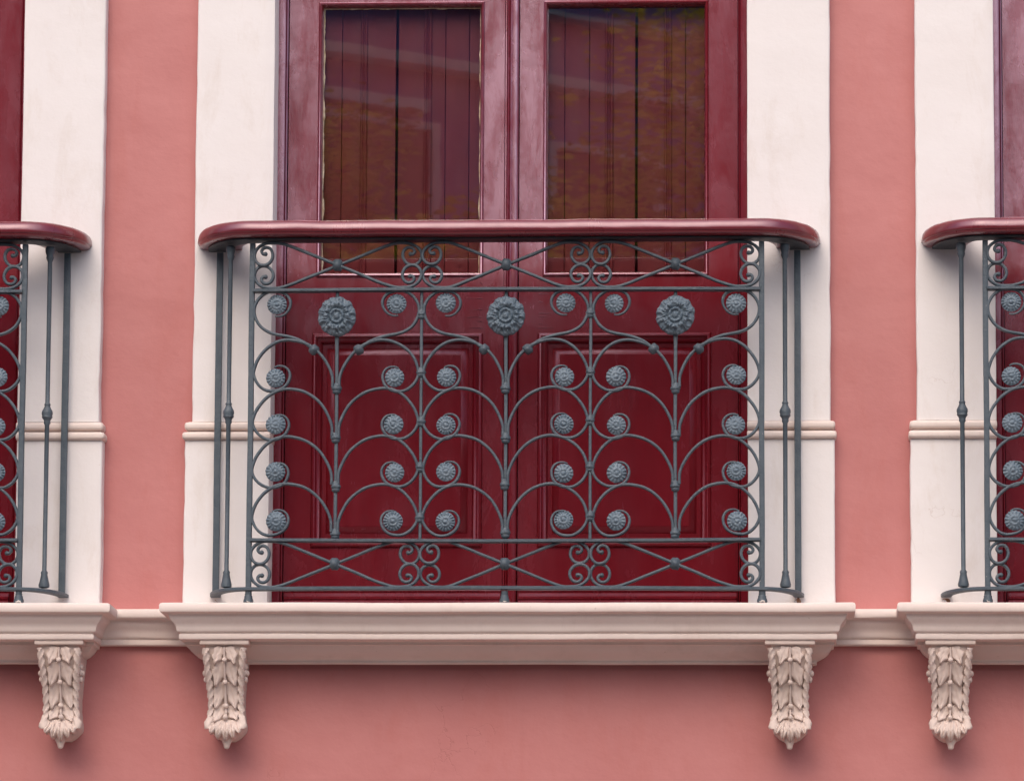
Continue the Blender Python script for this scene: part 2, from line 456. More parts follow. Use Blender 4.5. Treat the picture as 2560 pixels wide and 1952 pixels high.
# ------------------------------------------------------------------ carved corbel (origin: x centre, wall plane, slab underside)
CZ = -0.1085
def lerp_tab(tab, v):
    for (a, va), (b, vb) in zip(tab, tab[1:]):
        if (a >= v >= b):
            t = (a - v) / (a - b); t = t * t * (3 - 2 * t) if False else t
            return va + (vb - va) * t
    return tab[-1][1] if v < tab[-1][0] else tab[0][1]
def smooth_tab(tab):
    P = catmull([(z, v, 0) for z, v in tab], 8); return [(p[0], p[1]) for p in P]
YF = smooth_tab([(-0.118, -0.116), (-0.150, -0.110), (-0.185, -0.095), (-0.225, -0.073), (-0.265, -0.058), (-0.290, -0.057), (-0.312, -0.065), (-0.326, -0.067), (-0.340, -0.057), (-0.352, -0.040), (-0.362, -0.026)])
HW = smooth_tab([(-0.118, 0.0495), (-0.150, 0.0490), (-0.185, 0.0455), (-0.225, 0.0420), (-0.265, 0.0410), (-0.295, 0.0430), (-0.312, 0.0455), (-0.326, 0.043), (-0.336, 0.034), (-0.344, 0.024), (-0.350, 0.011)])
yf_ = lambda z: lerp_tab(YF, z)
hw_ = lambda z: lerp_tab(HW, z)
def carved_leaf(bm, base, tip, W, H, seed, curl=0.006, ser=0.16, nar=0.6):
    n, m = 18, 12
    b = Vector((base[0], 0, base[1])); t_ = Vector((tip[0], 0, tip[1])); d = t_ - b
    side = Vector((d.z, 0, -d.x)).normalized()
    g = []
    for i in range(n + 1):
        t = i / n
        wd = W * (0.30 + 0.95 * sin(pi * min(1, t ** 0.75 * 0.88 + 0.04))) * (1 if t < 0.95 else 0.4)
        if t > nar: wd *= (1 - (t - nar) / (1 - nar)) ** 0.55 + 0.02
        row = []
        for j in range(m + 1):
            s = -1 + 2 * j / m
            wob = 1 + ser * sin(t * 15 + seed)
            p = b + d * t + side * (s * wd * wob)
            h = H * (1 - abs(s) ** 5.0) * (0.22 + 1.15 * t) + curl * max(0, t - 0.45) * 2 * (1 - abs(s) ** 4)
            h -= 0.42 * H * math.exp(-(s / 0.13) ** 2) * (1 - t * .5)
            h -= 0.20 * H * max(0, cos(9 * (t - 0.55 * abs(s)) * 2.2)) ** 6 * (1 - abs(s) ** 4)
            h += 0.16 * H * cos(s * 8 + t * 3) * (1 - abs(s))
            h += 0.0012 * nz(p, 90, seed)
            edge = (j in (0, m)) or i in (0, n)
            z = max(-0.361, min(-0.118, p.z))
            row.append(bm.verts.new((p.x, yf_(z) + (0.004 if edge else -h), p.z)))
        g.append(row)
    for i in range(n):
        for j in range(m):
            bm.faces.new((g[i][j], g[i][j + 1], g[i + 1][j + 1], g[i + 1][j]))
def rope(bm, sx, seed):
    rings = []; n = 12; K = 150
    for k in range(K + 1):
        z = -0.128 - (0.324 - 0.128) * k / K
        r = 0.0064 + 0.0008 * (1 - k / K)
        if k > K - 26: r *= 1 + 0.7 * sin((k - K + 26) / 26 * pi * 0.62)
        c = Vector((sx * (hw_(z) - 0.0035), yf_(z) - 0.0035, z))
        ring = []
        for j in range(n):
            a = 2 * pi * j / n
            rr = r * (1 + 0.30 * cos(3 * (a - sx * k * 0.13)) * (1 if k < K - 20 else .4)) + 0.0006 * nz((c.x, a, z * 3), 30, seed)
            ring.append(c + Vector((rr * cos(a), rr * sin(a) * 0.95, 0)))
        rings.append(ring)
    skin(bm, rings)
def corbel_mesh(seed):
    random.seed(seed)
    bm = bmesh.new()
    # abacus
    box(bm, -0.0615, 0.0615, -0.1245, 0.05, -0.1205, -0.1070, 0.003)
    # scooped body
    rings = []
    for k in range(41):
        z = -0.118 - (0.348 - 0.118) * k / 40
        h = hw_(z) - 0.002; y = min(yf_(z) + 0.004 + max(0, -0.318 - z) * 0.5, 0.03)
        rings.append([(-h, 0.05, z), (-h, y + 0.002, z), (-h * .6, y, z), (0, y, z), (h * .6, y, z), (h, y + 0.002, z), (h, 0.05, z)])
    skin(bm, rings)
    rope(bm, -1, seed); rope(bm, 1, seed + 3)
    # leaf pairs hanging in tiers with a berry at each fork
    for z0, z1, Wd in ((-0.122, -0.163, 0.0155), (-0.158, -0.216, 0.0175), (-0.206, -0.272, 0.0175), (-0.262, -0.300, 0.0165)):
        for sx in (-1, 1):
            j = random.uniform(-1, 1)
            carved_leaf(bm, (sx * 0.009, z0 + 0.002 * j), (sx * (0.0255 if z1 > -0.29 else 0.029) + 0.001 * j, z1 - 0.006 - 0.003 * j), Wd * 0.80, 0.0062, seed + sx + z0 * 100, 0.005)
        rod(bm, [Vector((0, yf_(z) - 0.006, z)) for z in (z0 - 0.004, (z0 + z1) / 2, z1 + 0.006)], 0.0028, 0.005, Vector((0, 1, 0.0)), 8, 2, lambda t: 0.8 + 0.5 * t)
        ball(bm, Vector((random.uniform(-.001, .001), yf_(z1 + .006) - 0.010, z1 + 0.006)), 0.0066, 1, 1, 1)
    # bottom tuft: five lobes and a pendant point
    for k, (bx, tx, tz, W5) in enumerate(((-0.022, -0.037, -0.337, 0.0085), (-0.011, -0.0205, -0.349, 0.0095), (0.011, 0.0205, -0.349, 0.0095), (0.022, 0.037, -0.337, 0.0085), (0.0, 0.0, -0.356, 0.0105))):
        carved_leaf(bm, (bx, -0.299), (tx, tz), W5 * 1.12, 0.013, seed + k, 0.008, 0.0, 0.84)
    lathe(bm, [(0.0005, -0.372), (0.0055, -0.3700), (0.0075, -0.366), (0.0085, -0.360), (0.014, -0.350), (0.018, -0.340), (0.014, -0.328)], 12, (0.002, -0.047, 0), 0.9, 0.2, seed)
    # flower knobs on both cheeks
    for sx in (-1, 1):
        for k in range(7):
            a = k * 2 * pi / 6; rr = 0 if k == 6 else 0.012
            ball(bm, Vector((sx * (hw_(-0.185) + 0.003 + (0.004 if k == 6 else 0)), -0.068 + rr * cos(a), -0.186 + 1.5 * rr * sin(a))), 0.0075, 0.8, 1, 1.1, 8, 6)
    for v in bm.verts:
        d = 0.0010 * nz(v.co, 55, seed) + 0.0007 * nz(v.co, 140, seed + 5) + 0.0010 * nz(v.co, 21, seed + 2)
        v.co.x += d; v.co.y -= d * .7; v.co.z += d * .6
    return bm
corbels = []
for i in range(2):
    o = hp("corbel", corbel_mesh(11 + i * 7), M_CARVED, None, 60); corbels.append(o)
slabs = []
spots = {0.0: (-0.7010, 0.6930), -1.832: (-0.690, 0.721), 1.812: (-0.727, 0.70)}
first = True
for off, _ in BAYS:
    s_ = slab(off); slabs.append(s_)
    for i, cx in enumerate(spots[off]):
        if first: o = corbels[i]
        else:
            o = corbels[(i + 1) % 2].copy(); COL.objects.link(o)
        o.parent = s_; o.matrix_parent_inverse = Matrix.Identity(4); o.location = (cx + off, 0.0, 0.0)
        o.scale = (1 if i == 0 else -1, 1, 1)
    first = False

# ------------------------------------------------------------------ french doors
FY, LY, GY = 0.098, 0.112, 0.138        # frame face, leaf face, glass
def leaf_mesh(x0, x1, gx0, gx1, px0, px1, seed):
    """one door leaf: stiles and rails, glazing opening with bead, raised panel below"""
    bm = bmesh.new(); z0, z1 = -0.018, DOOR_TOP - 0.075
    gz0, gz1 = 0.8365, 1.5480; pz0, pz1 = 0.1470, 0.6930
    xa, xb = min(gx0, px0), max(gx1, px1)
    # flat face cells between the openings
    def cell(a, b, c, d):
        if b - a < 1e-5 or d - c < 1e-5: return
        m = max(1, int((d - c) / 0.05))
        for k in range(m):
            za, zb = c + (d - c) * k / m, c + (d - c) * (k + 1) / m
            bm.faces.new([bm.verts.new(p) for p in ((a, LY, za), (b, LY, za), (b, LY, zb), (a, LY, zb))])
    cell(x0, xa, z0, z1); cell(xb, x1, z0, z1)
    cell(xa, xb, z0, pz0); cell(xa, xb, pz1, gz0); cell(xa, xb, gz1, z1)
    for (a, b, c, d) in ((xa, px0, pz0, pz1), (px1, xb, pz0, pz1), (xa, gx0, gz0, gz1), (gx1, xb, gz0, gz1)): cell(a, b, c, d)
    # outer edges back to the rebate
    ringset(bm, x0, x1, z0, z1, [(0, LY), (0, LY + 0.04)], False)
    # glazing bead
    ringset(bm, gx0, gx1, gz0, gz1, [(0, LY + .001), (0.0006, LY - 0.0025), (0.0020, LY - 0.0055), (0.0042, LY - 0.0075), (0.0062, LY - 0.0070), (0.0078, LY - 0.0045), (0.0092, LY - 0.0005), (0.0104, LY + 0.004), (0.0112, LY + 0.009), (0.0115, GY + 0.012)], False)
    # panel: bolection moulding, sunk ground, bevelled raised field
    ringset(bm, px0, px1, pz0, pz1, [(0, LY + .001), (0.0010, LY - 0.0035), (0.0030, LY - 0.0070), (0.0058, LY - 0.0095), (0.0088, LY - 0.0105), (0.0110, LY - 0.0090), (0.0122, LY - 0.004), (0.016, LY + 0.001),
                                    (0.022, LY + 0.003), (0.025, LY + 0.010), (0.027, LY + 0.014), (0.0375, LY + 0.014), (0.0385, LY + 0.0125), (0.053, LY + 0.003), (0.0545, LY + 0.0015), (0.056, LY + 0.0015)], True)
    # weather board at the foot
    X0, X1 = x0 + 0.004, x1 - 0.004
    prof = [(LY + .002, 0.0440), (LY - 0.004, 0.0430), (LY - 0.0065, 0.0405), (LY - 0.0065, 0.0370), (LY - 0.003, 0.0350), (LY - 0.005, 0.0330), (LY - 0.010, 0.0240), (LY - 0.0125, 0.0220), (LY - 0.0125, 0.0165),
            (LY - 0.009, 0.0150), (LY - 0.013, 0.0120), (LY - 0.018, -0.004), (LY - 0.018, -0.0150), (LY + .002, -0.0170)]
    skin(bm, [[(x, y, z) for y, z in prof] for x in (X0, X1)])
    # screws on the board and little flakes of paint lifting along the rail joints
    for t in (0.1, 0.37, 0.63, 0.9):
        c = Vector((X0 + (X1 - X0) * t, LY - 0.0062, 0.039))
        bmesh.ops.create_uvsphere(bm, u_segments=8, v_segments=5, radius=0.0026, matrix=Matrix.Translation(c) @ Matrix.Diagonal((1, .4, 1, 1)))
    rnd = random.Random(seed)
    xin = xb if seed % 2 == 0 else xa; sgn = -1 if seed % 2 == 0 else 1
    for z in (0.825, 0.795, 0.775, 0.748, 0.735, 0.718, 0.704):
        L = rnd.choice((0.008, 0.012, 0.014, 0.032, 0.045)); zz = z + rnd.uniform(-.006, .006)
        pts = [Vector((xin + sgn * (0.002 + L * k / 5), LY - 0.0002, zz + rnd.uniform(-.0012, .0012))) for k in range(6)]
        rod(bm, pts, 0.0009, 0.0016, Vector((0, 1, 0)), 6, 2, lambda t: 1 - 0.7 * t)
    return bm

def pane_mesh(gx0, gx1):
    bm = bmesh.new(); box(bm, gx0 + 0.009, gx1 - 0.009, GY, GY + 0.004, 0.8365 + 0.009, 1.5480 - 0.009); return bm

def putty_mesh(gx0, gx1, seed):
    bm = bmesh.new(); rnd = random.Random(seed)
    def strip(p0, p1, inward, wmin, wmax):
        n = 90; a = []; b = []; c = []
        wv = wmin
        for k in range(n + 1):
            t = k / n; p = Vector(p0).lerp(Vector(p1), t)
            wv = wmin + (wmax - wmin) * max(0, min(1, 0.5 + 0.9 * noise.noise(Vector((t * 14, seed, 1))) + 0.35 * noise.noise(Vector((t * 60, seed, 4)))))
            a.append(p + Vector((0, -0.003, 0))); b.append(p + Vector(inward) * wv * .55 + Vector((0, -0.0028, 0))); c.append(p + Vector(inward) * wv + Vector((0, -0.0002, 0)))
        skin(bm, [a, b, c], closed_ring=False, cap=False)
    e = 0.0116; zt, zb_ = 1.548 - e, 0.8365 + e
    strip((gx0 + e, GY, zt), (gx0 + e, GY, zb_), (1, 0, 0), 0.0002, 0.0052)
    strip((gx1 - e, GY, zt), (gx1 - e, GY, zb_), (-1, 0, 0), 0.0001, 0.0040)
    strip((gx0 + e, GY, zt), (gx1 - e, GY, zt), (0, 0, -1), 0.0005, 0.0035)
    return bm

def shutter_mesh(x0, x1, gap, lines, beads):
    """boarded inner shutter pair behind the glass with a dark gap between the two halves"""
    bm = bmesh.new(); y = 0.158
    ed = sorted([x0] + lines + [x1])
    for a, b in zip(ed, ed[1:]):
        ga = 0.0035 if abs(a - gap) < 1e-6 else 0.0007; gb = 0.0035 if abs(b - gap) < 1e-6 else 0.0007
        box(bm, a + ga, b - gb, y, y + 0.02, -0.01, 1.85, 0.0015)
    for xb_, wd in beads:
        for k, (o_, r) in enumerate(((-wd / 2, 0.005), (0.0, 0.0035), (wd / 2, 0.006))):
            rod(bm, [Vector((xb_ + o_, y - 0.001, z)) for z in (-0.01, 0.6, 1.85)], r * 0.8, r, Vector((0, 1, 0)), 8, 2)
    return bm

def door(off):
    c = off
    bm = bmesh.new()
    # jambs with a quirk bead, and the head; the meeting bead is on the right leaf
    for (xa, xb, s) in ((-0.6075, -0.5815, 1), (0.5900, 0.5650, -1)):
        prof = [(xa, 0.26), (xa, FY), (xa + s * 0.016, FY - 0.001), (xa + s * 0.0195, FY + 0.001), (xa + s * 0.0205, FY + 0.005), (xa + s * 0.0225, FY + 0.0015), (xb, FY + 0.004), (xb, 0.26)]
        skin(bm, [[(x + c, y, z) for x, y in prof] for z in (-0.02, 0.5, 1.0, DOOR_TOP - 0.065)])
    box(bm, -0.606 + c, 0.589 + c, FY + 0.002, 0.26, DOOR_TOP - 0.0645, DOOR_TOP - 0.001)
    fr = hp("french_door", bm, M_RED)
    lf = hsub("door_leaf", leaf_mesh(-0.5795 + c, -0.0290 + c, -0.5050 + c, -0.0805 + c, -0.5130 + c, -0.0800 + c, 2), M_RED, fr, 48)
    rf = hsub("door_leaf", leaf_mesh(0.0095 + c, 0.5630 + c, 0.0695 + c, 0.4895 + c, 0.0580 + c, 0.4960 + c, 3), M_RED, fr, 48)
    bm = bmesh.new()
    ax = -0.0280 + c; W_ = 0.0365
    prof = [(0, LY + .03), (0, LY - 0.002), (0.0015, LY - 0.004), (0.0045, LY - 0.004), (0.0060, LY - 0.0005), (0.0075, LY - 0.006), (0.0095, LY - 0.008), (0.0115, LY - 0.006), (0.0125, LY - 0.003),
            (0.0140, LY - 0.010), (0.018, LY - 0.0135), (0.030, LY - 0.0135), (0.0345, LY - 0.010), (0.0355, LY - 0.002), (0.0365, LY + 0.03)]
    skin(bm, [[(ax + x, y, z) for x, y in prof] for z in (-0.0175, 0.5, 1.0, DOOR_TOP - 0.076)])
    hsub("meeting_bead", bm, M_RED, fr, 48)
    hsub("glass_pane", pane_mesh(-0.5050 + c, -0.0805 + c), M_GLASS, fr, 0)
    hsub("glass_pane", pane_mesh(0.0695 + c, 0.4895 + c), M_GLASS, fr, 0)
    hsub("putty_edge", putty_mesh(-0.5050 + c, -0.0805 + c, 3), M_PUTTY, fr)
    hsub("inner_shutter", shutter_mesh(-0.56 + c, -0.035 + c, -0.307 + c, [-0.448 + c, -0.307 + c, -0.183 + c, -0.122 + c], [(-0.392 + c, 0.010), (-0.228 + c, 0.012)]), M_SHUT, fr, 35)
    hsub("inner_shutter", shutter_mesh(0.018 + c, 0.545 + c, 0.305 + c, [0.122 + c, 0.185 + c, 0.305 + c, 0.43 + c], [(0.235 + c, 0.014), (0.385 + c, 0.012)]), M_SHUT, fr, 35)
    return fr
for off, _ in BAYS: door(off)

# ================================================================== RAILINGS
RY = -0.155
SP = 0.2096
Zp = lambda y: 0.0145 + (1471 - y) * 0.9953e-3        # height of a measured line
PX = 0.9905e-3
def rosette_bm(R, seed, nr=15, nt_=72, petals=16):
    rnd = random.Random(seed); bm = bmesh.new(); rings = []
    for i in range(1, nr + 1):
        t = i / nr; ring = []
        for j in range(nt_):
            a = 2 * pi * j / nt_
            edge = 1 + 0.022 * cos(petals * a) * max(0, t - 0.6) / 0.4
            h = 0.0030 + 0.0068 * (1 - t ** 2.2)
            h += 0.0030 * math.exp(-(t / 0.17) ** 2)                       # button
            h -= 0.0013 * math.exp(-((t - 0.26) / 0.06) ** 2)
            h += 0.0014 * math.exp(-((t - 0.42) / 0.09) ** 2)              # ring
            h -= 0.0008 * math.exp(-((t - 0.60) / 0.05) ** 2)
            h += 0.0019 * cos(petals * a) * max(0, min(1, (t - 0.58) / 0.15)) * (1 if t < .97 else .5)
            v = Vector((R * t * edge * cos(a), 0, R * t * edge * sin(a)))
            h += 0.0016 * noise.noise(v * 190 + Vector((seed, 0, 0))) + 0.0011 * noise.noise(v * 60 + Vector((seed, 3, 0)))
            v.y = -h; ring.append(v)
        rings.append(ring)
    rings.append([Vector((p.x * 0.96, 0.002, p.z * 0.96)) for p in rings[-1]])
    skin(bm, rings); return bm
def flower_bm(seed, R=0.0465):
    bm = bmesh.new(); rings = []; nr, nt_ = 34, 132
    for i in range(1, nr + 1):
        t = i / nr; ring = []
        for j in range(nt_):
            a = 2 * pi * j / nt_
            aw = a + 0.10 * nz((cos(a) * t, sin(a) * t, 0), 4.5, seed) + 0.05 * nz((cos(a), sin(a), t), 9, seed)
            P1 = abs(cos(6 * aw)) ** 0.7 * (1 + 0.5 * nz((cos(a), sin(a), 1), 3, seed)); P2 = abs(sin(6 * aw)) ** 0.7 * (1 + 0.5 * nz((cos(a), sin(a), 2), 3, seed))
            P1 += 0.22 * cos(30 * aw); P2 += 0.18 * cos(36 * aw)
            edge = 1 + 0.05 * (P2 - 0.5) * max(0, t - .7) / .3 + 0.02 * nz((cos(a), sin(a), 0), 3, seed)
            h = 0.006 + 0.015 * sqrt(max(0, 1 - t ** 2.2))
            h += 0.0045 * math.exp(-(t / 0.13) ** 4) - 0.0022 * math.exp(-((t - 0.21) / 0.05) ** 2) + 0.0042 * math.exp(-((t - 0.32) / 0.055) ** 2)
            h -= 0.0026 * math.exp(-((t - 0.41) / 0.04) ** 2)
            if t > 0.42:
                q = min(1, (t - 0.42) / 0.10)
                inner = max(0, 1 - max(0, (t - 0.64) / 0.08))
                outer = max(0, min(1, (t - 0.64) / 0.08))
                h += q * inner * (0.0062 * P1 - 0.002 + 0.004 * (t - 0.42) / 0.22)
                h += outer * (0.0085 * P2 - 0.0050) * (1 - 0.35 * (t - .72) / .28)
            v = Vector((R * t * edge * cos(a), 0, R * 1.06 * t * edge * sin(a)))
            h += 0.0028 * noise.noise(v * 170 + Vector((seed, 1, 0))) + 0.0016 * noise.noise(v * 60 + Vector((0, seed, 0)))
            v.y = -h; ring.append(v)
        rings.append(ring)
    for k in (0.95, 0.75, 0.4): rings.append([Vector((p.x * k, 0.004 + 0.010 * (1 - k), p.z * k)) for p in rings[nr - 1]])
    skin(bm, rings); return bm
def collar_bm(seed, w_=0.0125, h=0.0125):
    bm = bmesh.new()
    prof = [(0.62, -1.05), (0.72, -0.95), (0.86, -0.72), (0.84, -0.5), (0.80, -0.38), (1.0, -0.22), (1.02, 0.05), (0.96, 0.28), (0.84, 0.38), (0.80, 0.55), (0.70, 0.8), (0.60, 1.05)]
    lathe(bm, [(r * w_, z * h) for r, z in prof], 16, (0, 0, 0), 0.95, 0.12, seed)
    for v in bm.verts: v.co += Vector((nz(v.co, 130, seed), nz(v.co, 120, seed + 3), nz(v.co, 110, seed + 5))) * 0.0011
    return bm
def node_bm(seed):
    bm = bmesh.new()
    bmesh.ops.create_cube(bm, size=2.0, matrix=Matrix.Diagonal((0.0108, 0.010, 0.0125, 1)))
    bmesh.ops.bevel(bm, geom=list(bm.edges), offset=0.0050, segments=1, profile=0.6, affect='EDGES')
    bmesh.ops.subdivide_edges(bm, edges=list(bm.edges), cuts=2, use_grid_fill=True)
    for v in bm.verts:
        if v.co.y < -0.006: v.co.y -= 0.009 * max(0, 1 - (abs(v.co.x) + abs(v.co.z)) / 0.012)
        v.co += Vector((nz(v.co, 130, seed), nz(v.co, 120, seed + 3), nz(v.co, 110, seed + 5))) * 0.0016
    return bm

# one C scroll, measured (u from the outer column, v up from the stem collar), outer column at u=0
C_UV = [(205, 4), (205, 25), (201, 42), (192, 62), (180, 81), (165, 97), (145, 111), (122, 120), (92, 124), (63, 118), (37, 101), (17, 75), (7, 48), (8, 30), (19, 12), (34, 0.5), (50, -4), (72, -1), (89, 11), (97, 30), (94, 46), (83, 56), (68, 58), (57, 54)]
S_UV = [(58, 788), (72, 788), (86, 781), (96, 766), (97, 749), (86, 733), (65, 726), (41, 727), (21, 740), (9, 760), (7, 780), (12, 798), (23, 815), (40, 827), (60, 834), (87, 839), (110, 845), (133, 855), (151, 869), (160, 879)]
def c_scroll_bm(side, seed):
    bm = bmesh.new()
    rnd = random.Random(seed)
    pts = catmull([Vector((side * u * PX, 0, v * 0.9953e-3)) for u, v in C_UV], 6)
    pts = [p + Vector((nz(p, 14, seed), 0, nz(p, 14, seed + 4))) * 0.0022 * min(1, k / 30) for k, p in enumerate(pts)]
    rod(bm, pts, 0.0037, 0.0078, Vector((0, 1, 0)), 12, 4.0, lambda t: 1.0 if t < .8 else 1 - 0.5 * (t - .8) / .2, 0.10, seed)
    return bm
def s_scroll_bm(side, seed):
    bm = bmesh.new()
    pts = catmull([Vector((side * u * PX, 0, -(v - 874) * 0.9953e-3)) for u, v in S_UV], 6)
    pts = [p + Vector((nz(p, 14, seed), 0, nz(p, 14, seed + 4))) * 0.0018 * min(1, (len(pts) - k) / 30) for k, p in enumerate(pts)]
    rod(bm, pts, 0.0037, 0.0078, Vector((0, 1, 0)), 12, 4.0, lambda t: 1.0 if t > .2 else 0.5 + 2.5 * t, 0.10, seed)
    return bm
def cross_bar_bm(sx, sz, seed):
    """a diagonal of the frieze: straight bar from node to scroll at both ends; sx*sz gives its slope"""
    bm = bmesh.new()
    half = [(0, 0), (60, 25), (120, 50), (145, 58), (164, 58.5), (183, 56), (199, 47), (209, 33), (209, 17), (200, 5), (187, 1), (174, 5), (165, 16), (163, 29), (168, 41), (177, 46), (187, 44), (192, 36), (188, 29), (182, 29)]
    h1 = catmull([Vector((u * sx * PX, 0, v * sz * 0.97e-3)) for u, v in half], 5)
    h2 = [Vector((-p.x, p.y, -p.z)) for p in h1]
    pts = list(reversed(h2)) + h1[1:]
    pts = [p + Vector((nz(p, 20, seed), 0, nz(p, 18, seed + 4))) * 0.0020 * min(1, abs(p.x) / .12) + Vector((0, 0.0028 * sx * sz, 0)) for p in pts]
    rod(bm, pts, 0.0038, 0.0074, Vector((0, 1, 0)), 12, 4.0, None, 0.10, seed)
    for e in (pts[0], pts[-1]): ball(bm, e, 0.0058, 1, 1.1, 1, 10, 6)
    return bm

def corner_path(dz, y_end, k=14, ext=0.0, x_off=0.0):
    """plan path of the bottom bar and the handrail: wall, quarter turn, front, quarter turn, wall"""
    X, AL, AR, B = 0.632, 0.0975, 0.0900, 0.145
    pts = []
    def c(s):
        out = []
        for i in range(k + 1):
            a = pi / 2 * i / k
            out.append(Vector((s * (X + (AL if s < 0 else AR) * cos(a)), y_end - (B + (y_end + 0.01)) * sin(a), dz)))
        return out
    L = c(-1); R = list(reversed(c(1)))
    n = 44
    mid = [L[-1].lerp(R[0], i / n) for i in range(1, n)]
    return L + mid + R

def handrail_bm(seed):
    bm = bmesh.new(); path = corner_path(0, 0.004)
    path = [path[0] + Vector((0, 0.03, 0))] + path + [path[-1] + Vector((0, 0.03, 0))]
    W = 0.056
    prof = []
    zc, top, bot = 0.908, 0.0215, 0.0215
    outer = [(0.00, top), (0.30, top * .99), (0.54, top * .96), (0.70, top * .90), (0.81, top * .80), (0.885, top * .65), (0.94, top * .45), (0.972, top * .22), (0.99, -.02 * top), (1.0, -.24 * top), (0.99, -bot * .44), (0.965, -bot * .50), (0.940, -bot * .52), (0.935, -bot * .62), (0.895, -bot * .80), (0.76, -bot * .95), (0.55, -bot), (0.0, -bot)]
    prof = [(s * W, z) for s, z in outer] + [(-.80 * W, -bot), (-.97 * W, -bot * .92), (-W, -bot * .4), (-W, top * .5), (-.985 * W, top * .95), (-.96 * W, top), (-.5 * W, top)]
    rings = []
    for i, p in enumerate(path):
        d = (path[min(i + 1, len(path) - 1)] - path[max(i - 1, 0)]); d.z = 0; d.normalize()
        nrm = Vector((d.y, -d.x, 0))          # outward (to the street on the front)
        ring = []
        for s, z in prof:
            q = p + nrm * s; q.z = zc + z
            g = 0.0016 * nz(q, 9, seed) + 0.0007 * nz(q, 31, seed + 3)
            q += nrm * (g if s > 0 else 0); q.z += 0.8 * g + 0.0012 * nz((q.x, 0, 0), 3, seed + 6)
            ring.append(q)
        rings.append(ring)
    skin(bm, rings); return bm

